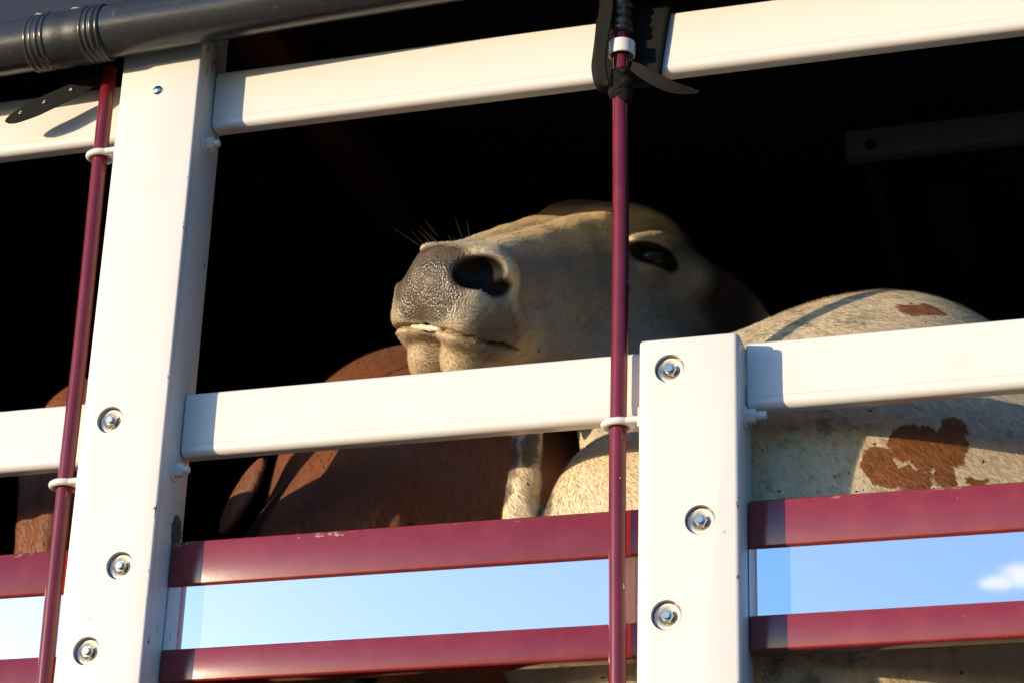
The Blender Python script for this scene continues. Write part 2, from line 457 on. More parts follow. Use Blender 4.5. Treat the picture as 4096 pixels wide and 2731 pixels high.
# head in its own frame: f forward along the nose (0 = front of the muzzle), l to the animal's left, u up
EYE = (-.348, .082, .000)
def mouth_u(f, al): return -.062 - .45*np.maximum(-.060-f, 0) - 9.0*np.maximum(al-.028, 0)**2
NAX = axes((-.70, .60, .15), (.60, .78, .02))
def nostril(Q):
    n = ell(Q, (-.042, .053, .003), (.029, .019, .022), NAX)
    return smin(n, ell(Q, (-.062, .068, -.016), (.018, .014, .007)), .012)
def head_sdf(P, S=1.0, ear=((-.72, .22, -.66), (.15, .97, .15), .115)):
    f, l, u = [p/S for p in P]; al = np.abs(l); Q = (f, al, u); P = (f, l, u)
    d = cone(Q, (-.085, .016, -.008), (-.32, .030, .010), .036, .046)                       # nasal bridge
    d = smin(d, cone(Q, (-.10, .012, -.010), (-.30, .032, .012), .036, .044), .03)
    d = smin(d, ell(P, (-.378, 0, -.020), (.125, .088, .082)), .05)                   # skull
    d = smin(d, ell(Q, (-.30, .032, -.085), (.135, .042, .090)), .05)                 # cheek
    d = smin(d, cone(Q, (-.10, .016, -.085), (-.38, .032, -.125), .034, .066), .04)   # lower jaw
    d = smin(d, ell(Q, (-.345, .068, .035), (.056, .028, .021)), .028)                 # brow
    d = smin(d, ell(Q, (-.330, .046, .030), (.050, .036, .028)), .025)                # forehead
    d = smin(d, ell(Q, (-.26, .058, -.038), (.07, .012, .014)), .03)                  # facial crest
    side = .962*al + .27*u - (.0475 + .120*np.clip(-.11-f, 0, .25))
    d = np.where(f < -.06, smax(d, side, .009), d)
    d = smin(d, ell(P, (-.046, 0, -.022), (.050, .065, .056)), .026)                  # muzzle pad
    d = smin(d, ell(Q, (-.062, .050, -.004), (.046, .027, .034)), .020)                # nostril wing
    d = smin(d, ell(Q, (-.052, .037, -.056), (.054, .036, .040)), .022)               # upper lip
    d = smin(d, ell(Q, (-.078, .054, -.076), (.044, .020, .032)), .025)               # hanging lip corner
    low = ell(Q, (-.058, .027, -.102), (.043, .032, .048))                            # lower lip and chin with its cleft
    low = smin(low, ell(P, (-.115, 0, -.108), (.06, .050, .045)), .02)
    d = smin(d, low, .006)
    d = smax(d, -cone(P, (-.010, 0, -.030), (-.012, 0, -.062), .0035, .0025), .006)   # groove under the nose
    nos = nostril(Q)                                                                  # a comma shaped opening
    d = smax(d, -nos, .018)
    g = np.maximum(np.abs(u-mouth_u(f, al))-.0028, -(d+.012)); g = np.maximum(g, -.096-f)
    d = smax(d, -g, .005)
    e = EYE                                                                           # eye socket, lids
    tl = .34*(f-e[0])
    we = np.exp(-(((f-e[0]-.01)/.06)**2 + ((u-e[2]-.035)/.030)**2 + ((al-.08)/.05)**2))
    d = d + we*.0013*np.sin(u*430 + f*70 + 3*np.sin(f*60))
    d = d + .0012*np.sin(f*75+u*48)*np.sin(u*85-f*30+al*40)*np.clip((-.10-f)/.05, 0, 1)
    d = smax(d, -ell(Q, (e[0]+.004, e[1]+.014, e[2]), (.032, .016, .019)), .012)
    lid = np.abs(ell(Q, (e[0], e[1]-.004, e[2]), (.031, .022, .0245)))-.003
    lid = np.maximum(lid, -(np.abs(u-e[2]-tl)-.0105))
    d = smin(d, lid, .006)
    d = smin(d, ell(Q, (e[0]+.006, e[1]-.002, e[2]+.028), (.046, .013, .007)), .014)  # lid folds
    d = smin(d, ell(Q, (e[0], e[1]-.002, e[2]-.027), (.038, .008, .005)), .010)
    if ear:
        dr, nn, ln = ear
        ax = axes(dr, nn); c = np.array((-.40, .092, -.020)) + ax[0]*(ln*.95)
        er = ell(Q, c, (ln, .052, .014), ax)
        er = smax(er, -ell(Q, c+ax[2]*.011+ax[0]*.01, (ln*.86, .038, .011), ax), .01)
        d = smin(d, er, .02); d = smin(d, cone(Q, (-.39, .06, -.015), (-.41, .098, -.03), .034, .026), .02)
    return d*S

def head_mask(f, l, u, S=1.0):
    f, l, u = f/S, l/S, u/S
    al = np.abs(l)
    n = (np.sin(f*190+l*60)+np.sin(u*160-l*90)+np.sin(l*210+f*70))/3*.006
    top = np.clip((.046+n-u - 8*l*l)/.008, 0, 1)
    d = np.sqrt(((f+.014)/.060)**2 + (al/.070)**2 + ((u+.008)/.074)**2)
    R = np.clip((1.06-d+n*7)/.34, 0, 1)*np.clip((u-mouth_u(f, al)-.002)/.008, 0, 1)*top
    lipd = np.sqrt(((f+.085)/.060)**2+((al-.055)/.04)**2+((u+.066)/.030)**2)          # dark whiskery lip corner
    G = .30*np.clip((1-lipd+n*20)/.45, 0, 1)
    nos = nostril((f, al, u))
    G = np.maximum(G, np.clip((.0065-nos)/.005, 0, 1))  # nostril hollow blackened, its depth shade put into the colour
    G = np.maximum(G, .9*np.clip(1-np.abs(u-mouth_u(f, al))/.006, 0, 1)*(f < -.035)*np.clip((f+.100)/.03, 0, 1))
    eye = np.sqrt(((f-EYE[0]-.006)/.043)**2 + ((al-EYE[1])/.03)**2 + ((u-EYE[2]-.36*(f-EYE[0]))/.0195)**2)
    G = np.maximum(G, np.clip((1.05-eye)/.15, 0, 1))
    tear = np.sqrt(((f+.285)/.013)**2 + ((al-.078)/.05)**2 + ((u+.034)/.011)**2)
    G = np.maximum(G, .75*np.clip((1-tear)/.3, 0, 1))
    B = np.clip((u-.012)/.03, 0, 1)*np.clip((-.08-f)/.06, 0, 1)
    return np.stack([R, G, B], 1)

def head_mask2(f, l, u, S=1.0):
    """R pored tan lips and chin, G face shade painted grey, B painted ear and rear jaw shade, dark lip hair"""
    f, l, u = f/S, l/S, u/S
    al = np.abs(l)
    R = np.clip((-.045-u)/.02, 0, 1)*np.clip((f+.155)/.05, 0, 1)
    G = np.clip((.040-u)/.03, 0, 1)*np.clip((-.085-f)/.03, 0, 1)  # greys the face sides, painting their shade into the coat colour
    B = np.clip((-.385-f-.3*np.maximum(u, 0))/.05, 0, 1)  # darkens ear and rear head, shade painted into the coat
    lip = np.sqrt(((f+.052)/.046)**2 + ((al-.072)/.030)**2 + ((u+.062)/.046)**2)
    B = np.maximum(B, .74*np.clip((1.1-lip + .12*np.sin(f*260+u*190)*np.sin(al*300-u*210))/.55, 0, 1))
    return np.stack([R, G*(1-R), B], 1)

def frame(F, L):
    F = nrm(F); L = np.array(L, float); L = nrm(L-F*(L@F)); return np.stack([F, L, np.cross(F, L)])   # rows

def to_local(P, R, o):
    q = [P[i]-o[i] for i in range(3)]
    return tuple(R[k][0]*q[0] + R[k][1]*q[1] + R[k][2]*q[2] for k in range(3))

CAMP = np.array([0, -D, 0])
def add_fur(me, mat, parent, off, n, length, flow, keep):
    """short hairs lying on the skin; each a thin tapered blade that takes the skin's normal and colour mask"""
    rng = np.random.default_rng(5)
    nv = len(me.vertices); npoly = len(me.polygons)
    co = np.empty(nv*3, np.float32); me.vertices.foreach_get('co', co); co = co.reshape(-1, 3).astype(float)
    no = np.empty(nv*3, np.float32); me.vertex_normals.foreach_get('vector', no); no = no.reshape(-1, 3).astype(float)
    qi = np.empty(npoly*4, np.int32); me.loops.foreach_get('vertex_index', qi); qi = qi.reshape(-1, 4)
    masks = []
    for nm in ('mask', 'mask2'):
        c = np.empty(nv*4, np.float32); me.color_attributes[nm].data.foreach_get('color', c); masks.append(c.reshape(-1, 4))
    p = co[qi]; c = p.mean(1); area = np.linalg.norm(np.cross(p[:, 2]-p[:, 0], p[:, 3]-p[:, 1]), axis=1)*.5
    cw = c + off; fn_ = no[qi].mean(1)
    vis = ((CAMP-cw)*fn_).sum(1)/np.linalg.norm(CAMP-cw, axis=1)
    w = area*(vis > -.35)*keep(cw)*(1-np.clip(np.maximum(masks[0][qi[:, 0], 0], masks[0][qi[:, 0], 1])*1.6, 0, 1))
    f = rng.choice(npoly, n, p=w/w.sum())
    a, b = rng.random((n, 1)), rng.random((n, 1))
    wt = np.concatenate([(1-a)*(1-b), a*(1-b), a*b, (1-a)*b], 1)
    root = (p[f]*wt[:, :, None]).sum(1); nn = (no[qi[f]]*wt[:, :, None]).sum(1); nn /= np.linalg.norm(nn, axis=1)[:, None]
    fl = flow(root+off) + rng.normal(0, .15, (n, 3))
    fl -= nn*(fl*nn).sum(1)[:, None]; fl /= np.linalg.norm(fl, axis=1)[:, None] + 1e-9
    L = length(root+off)[:, None]*rng.uniform(.6, 1.25, (n, 1))
    lift = rng.uniform(.12, .42, (n, 1))
    side = np.cross(fl, nn); wd = rng.uniform(.00022, .0004, (n, 1))
    mid = root + fl*L*.5 + nn*L*lift*.55; tip = root + fl*L*.97 + nn*L*lift*.75
    V = np.stack([root-side*wd-nn*.0006, root+side*wd-nn*.0006, mid+side*wd*.8, mid-side*wd*.8, tip], 1).reshape(-1, 3)
    base = np.arange(n)[:, None]*5
    loops = np.concatenate([base+np.array([[0, 1, 2, 3]]), base+np.array([[3, 2, 4]])], 1).ravel()
    m = bpy.data.meshes.new('coat_hair'); m.vertices.add(n*5); m.vertices.foreach_set('co', V.astype(np.float32).ravel())
    m.loops.add(n*7); m.loops.foreach_set('vertex_index', loops.astype(np.int32))
    m.polygons.add(n*2); st = (np.arange(n)[:, None]*7 + np.array([[0, 4]])).ravel()
    m.polygons.foreach_set('loop_start', st.astype(np.int32)); m.polygons.foreach_set('loop_total', np.tile([4, 3], n).astype(np.int32))
    m.polygons.foreach_set('use_smooth', np.ones(n*2, bool))
    vi = qi[f, 0]
    tone = np.clip(rng.normal(.97, .16, n), .4, 1.4)
    for nm, mk in zip(('mask', 'mask2'), masks):
        at = m.color_attributes.new(nm, 'FLOAT_COLOR', 'POINT'); mk = mk[vi].copy(); mk[:, 3] = tone; at.data.foreach_set('color', np.repeat(mk, 5, 0).astype(np.float32).ravel())
    m.update()
    nr = nn + rng.normal(0, .16, (n, 3)); nr /= np.linalg.norm(nr, axis=1)[:, None]
    m.normals_split_custom_set_from_vertices(np.repeat(nr, 5, 0).astype(np.float32).tolist())
    o = link('coat_hair', m, mat, parent); o['kind'] = 'stuff'
    return o

# ---------------------------------------------------------------- materials
M_white = paint_white(); M_postl = paint_white('chipped_white_paint', -1.2795); M_postr = paint_white('scuffed_white_paint', -.5130); M_red = paint_red(); M_board = paint_red_muddy(); M_board2 = paint_red_muddy('worn_burgundy_paint', .12); M_steel = mirror_steel()
M_vinyl = vinyl(); M_web = webbing()
M_zinc = simple('zinc_plated_steel', (.62, .58, .48), .24, 1.0, .2, 300, .1, 500)
M_bright = simple('bright_steel', (.72, .74, .76), .18, 1.0, .1, 200, .05)
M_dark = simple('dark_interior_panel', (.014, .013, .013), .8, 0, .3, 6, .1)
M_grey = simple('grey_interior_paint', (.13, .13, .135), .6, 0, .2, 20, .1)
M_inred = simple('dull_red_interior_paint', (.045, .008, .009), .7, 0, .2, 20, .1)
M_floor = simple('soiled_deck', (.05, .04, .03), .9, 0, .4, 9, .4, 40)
M_mud = simple('dried_mud', (.09, .075, .06), .95, 0, .4, 60, .6, 150)
M_tape = simple('black_tape', (.018, .018, .019), .42, 0, .3, 60, .3, 130)

# ---------------------------------------------------------------- ground
def ground():
    t = NT('dry_ground')
    n = t.noise(.7, 5, .6); g = t.noise(25, 5, .7)
    t.color(t.mix(n, t.mix(g, (.17, .14, .10), (.22, .18, .13)), (.12, .12, .08))); t.set(Roughness=.95)
    t.normal(t.bump(g, .5, .02))
    bm = bmesh.new(); s = 1500
    bm.faces.new([bm.verts.new(p) for p in ((-s, -s, 0), (s, -s, 0), (s, s, 0), (-s, s, 0))])
    o = tobj('ground', bm, t.m, None, False, (0, 0, -1.55)); o['kind'] = 'structure'
ground()

# ---------------------------------------------------------------- the trailer
trailer = thing('cattle_trailer', 'white and burgundy slatted side of a cattle trailer with polished steel strips', 'trailer')
LP = (-1.3990, -1.2770, .0035)      # left post: left face, right face, edge radius
RP = (-.6350, -.5095, .0075)        # right post
X0, X1 = -2.6, 1.0

def rail(x0, x1, z0, z1, mat=None):
    """rolled rail profile: flat face, a fine crease near the bottom, well rounded edges"""
    pr = []
    R = .0095
    def corner(cy, cz, a0, a1, n=6, rr=R):
        for k in range(n+1):
            a = math.radians(a0+(a1-a0)*k/n); pr.append((cy+rr*math.cos(a), cz+rr*math.sin(a)))
    pr += [(.0, z0+.0185), (.0, z0+.0160), (.0004, z0+.0154)]
    corner(.0004+R, z0+R, 180, 270); corner(.030-R, z0+R, 270, 360); corner(.030-R, z1-R, 0, 90); corner(.006, z1-.006, 90, 180, 5, .006)
    bm = bmesh.new(); L = []
    for x, ins in ((x0, .002), (x0+.002, 0), (x1-.002, 0), (x1, .002)):
        L.append([bm.verts.new((x, y + (ins if y < .015 else -ins), z + (ins if z < (z0+z1)/2 else -ins))) for y, z in pr])
    n = len(pr)
    for p, q in zip(L, L[1:]):
        for k in range(n): bm.faces.new((p[k], p[(k+1) % n], q[(k+1) % n], q[k]))
    bm.faces.new(L[0]); bm.faces.new(L[-1][::-1]); bmesh.ops.recalc_face_normals(bm, faces=bm.faces)
    return tobj('rail', bm, mat or M_white, trailer, True, None, 28)
rail(X0, LP[0], 1.581, 1.673); rail(LP[1], X1, 1.581, 1.673)
rail(X0, LP[0], 1.083, 1.1735); rail(LP[1], RP[0]-.0105, 1.083, 1.1735); rail(RP[1], X1, 1.083, 1.1735)

def board(x0, x1, z0, z1, mat=None):
    bm = bmesh.new(); box(bm, x0, x1, 0, .030, z0-z1, 0, .003, 3)
    return tobj('board', bm, mat or M_board2, trailer, True, (0, 0, z1), 40)
for a, b in ((X0, LP[0]), (LP[1], RP[0]), (RP[1], X1)):
    board(a, b, .9015, .9625, M_board); board(a, b, .7725, .8170)
    boxobj('steel_strip', (a, b, .0045, .028, .8170, .9015), M_steel, trailer, 0, 1)
    board(a, b, .55, .66); board(a, b, .30, .42); board(a, b, .05, .17)

def post(xa, xb, rad, ztop, ytop, holes, mat, name='post'):
    """pressed cover plate with round openings in front of a box tube"""
    bm = bmesh.new(); box(bm, xa, xb, -.052, -.040, -.12, ztop, rad, 3)
    me = bpy.data.meshes.new('cover'); bm.to_mesh(me); bm.free()
    ob = bpy.data.objects.new('cover', me); COL.objects.link(ob)
    cb = bmesh.new()
    for hx, hz in holes:
        lathe(cb, (hx, -.10, hz), (0, 1, 0), [(0, 0), (0, .0188), (.10, .0188), (.10, 0)], 40)
    bmesh.ops.remove_doubles(cb, verts=cb.verts, dist=1e-4); bmesh.ops.recalc_face_normals(cb, faces=cb.faces)
    cm = bpy.data.meshes.new('cut'); cb.to_mesh(cm); cb.free(); co = bpy.data.objects.new('cut', cm); COL.objects.link(co)
    md = ob.modifiers.new('b', 'BOOLEAN'); md.object = co; md.operation = 'DIFFERENCE'; md.solver = 'EXACT'
    bpy.context.view_layer.update()
    res = bpy.data.meshes.new_from_object(ob.evaluated_get(bpy.context.evaluated_depsgraph_get()))
    bpy.data.objects.remove(ob); bpy.data.objects.remove(co)
    b2 = bmesh.new(); b2.from_mesh(res)
    box(b2, xa+.001, xb-.001, -.0398, .036, -.12, ztop+ytop, .004, 2)
    p = tobj(name, b2, mat, trailer, True, None, 30)
    for hx, hz in holes:
        w = bmesh.new()
        lathe(w, (hx, -.0398, hz), (0, -1, 0), [(.0, .0172), (.0045, .0170), (.0062, .0162), (.0066, .0152), (.0058, .0128), (.0035, .0112), (.0015, .0102), (.001, .0088)], 40)
        wo = tobj('washer', w, M_white, p, True, None, 50)
        n = bmesh.new()
        lathe(n, (hx, -.0398, hz), (0, -1, 0), [(.0012, .0100), (.0030, .0100), (.0035, .0094)], 32)
        lathe(n, (hx, -.0398, hz), (0, -1, 0), [(.0030, .0086), (.0095, .0086), (.0105, .0078), (.0105, .0050)], 6)
        lathe(n, (hx, -.0398, hz), (0, -1, 0), [(.0105, .0052), (.0140, .0052), (.0146, .0044), (.0146, 0)], 20)
        tobj('hex_nut', n, M_zinc, p, True, None, 30)
    return p

def hole(x, z, y=-.046): return (x*(1+y/D), z*(1+y/D))
left_post = post(*LP, 1.80, 0.0, [hole(-1.3829, 1.1423), hole(-1.3459, .9329), hole(-1.3807, .8189)], M_postl)
right_post = post(*RP, 1.1665, .004, [hole(-.6064, 1.1446), hole(-.5677, .9403), hole(-.6094, .8215)], M_postr)

def side_bolt(p, x, y, z, thread):
    bm = bmesh.new()
    lathe(bm, (x, y, z), (1, 0, 0), [(-.002, .0148), (.0022, .0148), (.0030, .0140), (.0030, .007)], 32)
    lathe(bm, (x, y, z), (1, 0, 0), [(.003, .0098), (.0135, .0098), (.0150, .0088), (.0150, .004)], 6)
    prof = [(.015, .0056)]
    for k in range(thread*2): prof.append((.0155+k*.0013, .0056 if k % 2 == 0 else .0049))
    prof += [(prof[-1][0]+.0008, .0042), (prof[-1][0]+.0008, 0)]
    lathe(bm, (x, y, z), (1, 0, 0), prof, 20)
    tobj('bolt', bm, M_white, p, True, None, 30)
side_bolt(left_post, LP[1]-.001, -.012, 1.5480, 3)
side_bolt(left_post, LP[1]-.001, -.012, 1.0580, 3)
side_bolt(right_post, RP[1]-.001, -.010, 1.0690, 5)
bm = bmesh.new()
lathe(bm, (-1.3672*.98, -.0515, 1.6558*.98), (0, -1, 0), [(0, .0078), (.0008, .0076), (.0022, .0066), (.0034, .0048), (.0040, .0025), (.0042, 0)], 28)
tobj('rivet', bm, M_bright, left_post)

# ring guides welded to the posts (the rods run through them)
def ring_guide(p, cx, cy, cz, px, tilt=0.):
    bm = bmesh.new(); R, r, n, m = .0155, .0048, 36, 12; rows = []
    for i in range(n):
        a = 2*math.pi*i/n
        ex = 1.18 if math.cos(a) < 0 else 1.0
        row = []
        for k in range(m):
            b = 2*math.pi*k/m; rr = R + r*math.cos(b)
            x = rr*math.cos(a)*ex
            row.append(bm.verts.new((cx+x, cy+rr*math.sin(a), cz+r*math.sin(b) + tilt*x)))
        rows.append(row)
    for i in range(n):
        for k in range(m):
            bm.faces.new((rows[i][k], rows[(i+1) % n][k], rows[(i+1) % n][(k+1) % m], rows[i][(k+1) % m]))
    tube(bm, [(cx+.012, cy-.0135, cz+tilt*.012), (px+.001, cy-.0135, cz+tilt*.012)], .0046, 12)
    tube(bm, [(cx+.012, cy+.0135, cz+tilt*.012), (px+.001, cy+.0135, cz+tilt*.012)], .0046, 12)
    box(bm, px-.0022, px, cy-.021, cy+.021, cz-.012, cz+.014, .001, 2)
    tobj('ring_guide', bm, M_white, p, True, None, 40)
ring_guide(left_post, -1.4300, -.026, 1.5415, LP[0]); ring_guide(left_post, -1.4270, -.026, 1.0435, LP[0])
ring_guide(right_post, -.6655, -.026, 1.0650, RP[0])

# mud caked on the post edge
bm = bmesh.new(); bmesh.ops.create_icosphere(bm, subdivisions=4, radius=1)
for v in bm.verts:
    c = v.co; k = 1+.25*math.sin(c.z*9+c.x*5)+.15*math.sin(c.z*21+c.y*11)
    v.co = Vector((-1.2770+c.x*.0022*k, .012+c.y*.012*k, .980+c.z*.024))
tobj('mud', bm, M_mud, left_post)

# inside of the trailer
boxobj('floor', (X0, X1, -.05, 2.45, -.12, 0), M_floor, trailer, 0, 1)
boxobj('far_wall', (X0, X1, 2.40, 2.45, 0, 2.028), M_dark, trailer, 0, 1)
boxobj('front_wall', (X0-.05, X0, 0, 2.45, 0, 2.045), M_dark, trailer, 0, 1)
boxobj('added_shade_panel', (X0, -1.89, .032, .05, .0, 1.72), M_dark, trailer, 0, 1)  # unseen panel, added to keep the sun off the brown cows
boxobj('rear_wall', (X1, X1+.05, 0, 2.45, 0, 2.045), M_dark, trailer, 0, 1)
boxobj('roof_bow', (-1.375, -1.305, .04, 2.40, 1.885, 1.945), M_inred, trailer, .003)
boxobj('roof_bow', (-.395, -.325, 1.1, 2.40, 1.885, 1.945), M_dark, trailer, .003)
bm = bmesh.new(); box(bm, -.49, X1, .785, .815, 1.849, 1.9000, .004, 2)
bar = tobj('cross_bar', bm, M_grey, trailer, True, None, 35)
bm = bmesh.new(); lathe(bm, (-.447, .786, 1.868), (0, -1, 0), [(0, .011), (.003, .011), (.003, .008), (.006, .008), (.006, 0)], 6)
tobj('bolt', bm, M_dark, bar, False)
bm = bmesh.new(); tube(bm, [(-.455, .83, 1.85), (-.46, 1.3, 1.80), (-.47, 2.3, 1.30)], .012, 8); tobj('strut', bm, M_dark, trailer)

# ---------------------------------------------------------------- burgundy rods
def rod(label, p0, p1, r, top=None):
    bm = bmesh.new(); n = 40; a = Vector(p0); b = Vector(p1)
    pts = [a.lerp(b, i/n) + Vector((.0009*math.sin(i*.31), 0, 0)) for i in range(n+1)]
    tube(bm, pts, r, 28)
    me = bpy.data.meshes.new('tarp_rod'); bm.normal_update(); bm.to_mesh(me); bm.free()
    me.polygons.foreach_set('use_smooth', [True]*len(me.polygons)); me.set_sharp_from_angle(angle=math.radians(50))
    o = link('tarp_rod', me, M_red)
    return tag(o, label, 'rod', 'burgundy rods beside the posts')
rod('burgundy rod running up the left edge of the tall white post', (-1.4235, -.026, .55), (-1.4335, -.026, 1.685), .0108)
rrod = rod('burgundy rod tied with black straps, crossing in front of the white cow face', (-.6640, -.026, .55), (-.6695, -.026, 1.72), .0108)
bm = bmesh.new()
pts = [(-.6695, -.026, 1.632+.004*k) for k in range(26)]
tube(bm, pts, [.0150 + .0016*math.sin(k*1.9)+.0012*math.sin(k*.7) for k in range(26)], 28)
tobj('tape_wrap', bm, M_tape, rrod)
bm = bmesh.new()
lathe(bm, (-.668, -.026, 1.5975), (0, 0, 1), [(0, .0150), (-.001, .0165), (0, .0178), (.019, .0178), (.020, .0165), (.019, .0150), (0, .0150)], 40)
o = tobj('sleeve', bm, M_white, rrod, True, None, 40)

# ---------------------------------------------------------------- tarpaulin with its rolled edge
tarp = thing('tarpaulin', 'black vinyl tarpaulin roof with a rolled tube edge bound by cords', 'tarpaulin', (0, 0, 1.7))
def tube_c(x): return Vector((x, -.090, 1.7015 + .028*(x+1.58) + .0015*math.sin(x*5) - 1.7))
TR = .0365
bm = bmesh.new(); rows = []; nx = 180
prof = []
for k in range(25):                                     # round the tube from its back to the crease above
    a = math.radians(60 - k*(300/24)); prof.append(('t', math.cos(a), math.sin(a)))
for i in range(nx+1):
    x = -2.7 + i*(1.2+2.7)/nx; c = tube_c(x); row = []
    for _, ca, sa in prof:
        row.append(bm.verts.new((x, c.y + TR*(1+.02*math.sin(x*17+sa*2))*(ca if True else 0), c.z + TR*sa)))
    # flap hanging from the roof edge down to the tube
    w = .004*math.sin(x*9)+.003*math.sin(x*23)
    for y, z in ((c.y-.012, c.z+TR+.006), (c.y-.004+w, c.z+.10), (c.y+.03+w, c.z+.19), (-.02, .31), (.05, .335), (.6, .35), (1.2, .355), (1.8, .35), (2.40, .33), (2.48, .29), (2.49, .0), (2.49, -.15)):
        row.append(bm.verts.new((x, y, z)))
    rows.append(row)
for r, s in zip(rows, rows[1:]):
    for k in range(len(r)-1): bm.faces.new((r[k], s[k], s[k+1], r[k+1]))
o = tobj('cover', bm, M_vinyl, tarp)
sm = o.modifiers.new('thick', 'SOLIDIFY'); sm.thickness = .003; sm.offset = 0

def arc(x, r, a0, a1, n=24): 
    c = tube_c(x); return [(x, c.y + r*math.cos(math.radians(a0+(a1-a0)*k/(n-1))), c.z + r*math.sin(math.radians(a0+(a1-a0)*k/(n-1)))) for k in range(n)]
for x in (-1.5195, -1.5110, -1.5025, -1.4940, -1.4340, -1.4255, -1.4170, -1.4085):
    bm = bmesh.new(); tube(bm, arc(x, TR+.0015, 108, 330), .0036, 10); tobj('binding_cord', bm, M_vinyl, tarp)
bm = bmesh.new(); rws = []
for i in range(13):
    x = -1.519 + i*(1.519-1.409)/12
    rws.append([bm.verts.new((p[0], p[1], p[2])) for p in arc(x, TR+.0022+.0006*math.sin(i*1.7), 112, 320, 22)] )
for r, s in zip(rws, rws[1:]):
    for k in range(21): bm.faces.new((r[k], s[k], s[k+1], r[k+1]))
o = tobj('patch', bm, M_tape, tarp); sm = o.modifiers.new('thick', 'SOLIDIFY'); sm.thickness = .0015
bm = bmesh.new(); tube(bm, [tuple(tube_c(x)+Vector((0, -.010-.004*math.sin(k), TR+.004+.0015*math.sin(k*2.1)))) for k, x in enumerate(np.linspace(-1.525, -1.402, 14))], .0042, 10)
tobj('seam', bm, M_tape, tarp)

# ---------------------------------------------------------------- straps
def plane_pt(px, py, y):
    d = CAM @ np.array([px*1.7415-2048, py*1.7415-1365.5, 9164.]); return tuple(d*(D+y)/d[1] - np.array([0, D, 0]))

# loose strap end beside the tall post
ctr = spline([(-1.438, -.030, 1.668), (-1.470, -.040, 1.652), (-1.510, -.044, 1.634), (-1.550, -.045, 1.619), (-1.583, -.043, 1.6105)], 22)
wd = np.interp(np.linspace(0, 1, 22), [0, .25, .6, .85, .97, 1], [.012, .026, .030, .022, .012, .004])
bm = bmesh.new(); ribbon(bm, ctr, [(.25, -.15, 1)]*22, wd, .0032)
o = tobj('strap', bm, M_web, None, True, None, 40)
tag(o, 'loose black strap end pointing left, hanging below the tarpaulin tube beside the rod', 'strap')
for k in (7, 12, 17):
    bm = bmesh.new(); lathe(bm, Vector(ctr[k])+Vector((0, -.002, .002)), (0.1, -1, .15), [(0, .0028), (.0012, .0026), (.0014, .0015), (.0006, .0012)], 14)
    tobj('eyelet', bm, M_zinc, o)

# broad black strap tying the right rod to the top rail
tie = thing('strap', 'black strap knotted round the right rod and lapped over the white top rail', 'strap', (0, 0, 0))
bm = bmesh.new()
pr = spline([(-.008, 1.76), (-.013, 1.69), (-.017, 1.63), (-.014, 1.588), (.004, 1.571), (.030, 1.570)], 26)
nxs = 12; rws = []
for i in range(nxs+1):
    s = i/nxs; row = []
    for j, (y, z) in enumerate(pr):
        xl = -.7140 + .004*math.sin(j*.25+.5) + .010*max(0, (1.60-z)/.05)
        xr = -.6020 - .018*max(0, (1.70-z)/.13)
        x = xl + (xr-xl)*s
        row.append(bm.verts.new((x, min(y, .004 if j > 18 else -.003)*.35-.0045*math.sin(math.pi*s**.6)-.001*math.sin(s*9) + (.6*y if j > 20 else 0), z)))
    rws.append(row)
for r, s in zip(rws, rws[1:]):
    for k in range(len(r)-1): bm.faces.new((r[k], s[k], s[k+1], r[k+1]))
o = tobj('lap', bm, M_web, tie); sm = o.modifiers.new('thick', 'SOLIDIFY'); sm.thickness = .004; sm.offset = 1
bm = bmesh.new(); n = 30
knot = [(-.6686+.003*math.sin(k*.5), -.027, 1.528+.0016*k) for k in range(n)]
tube(bm, knot, [.0122 + .0022*math.sin(math.pi*k/(n-1)) + .0010*math.sin(k*1.7) for k in range(n)], 30)
for v in bm.verts: v.co += Vector((.0007*math.sin(v.co.z*900+v.co.x*300), .0007*math.sin(v.co.z*700-v.co.x*600), 0))
tobj('knot', bm, M_web, tie)
bm = bmesh.new()
ctr = spline([(-.650, -.040, 1.572), (-.636, -.052, 1.556), (-.610, -.060, 1.532), (-.585, -.060, 1.517), (-.556, -.058, 1.5085)], 22)
wd = np.interp(np.linspace(0, 1, 22), [0, .3, .6, .85, 1], [.012, .017, .017, .011, .003])
ribbon(bm, ctr, [(.42, -.6, .72)]*22, wd, .003); tobj('tail', bm, M_web, tie, True, None, 40)
bm = bmesh.new()
ctr = spline([(-.684, -.042, 1.545), (-.690, -.046, 1.575), (-.690, -.046, 1.615), (-.686, -.045, 1.66), (-.684, -.04, 1.73)], 22)
wd = np.interp(np.linspace(0, 1, 22), [0, .3, .6, 1], [.008, .012, .022, .022])
ribbon(bm, ctr, [(1, -.35, 0)]*22, wd, .003); tobj('band', bm, M_web, tie, True, None, 40)

# ---------------------------------------------------------------- white cow
HF = (-.4250, -.8040, -.4160); HL = (.8830, -.3000, -.3100); HS = 1.17
HR = frame(HF, HL); HO = np.array([-.9790, .090, 1.3585])
def hp(f, l, u): return HO + HS*np.array([f, l, u]) @ HR
A = np.array([.92, .40, 0]); A /= np.linalg.norm(A); N = np.array([A[1], -A[0], 0]); BO = np.array([-.55, .27, 0])
def bp(a, n, z): return BO + A*a + N*n + np.array([0, 0, z])
BAX = (A, N, np.array([0, 0, 1.]))

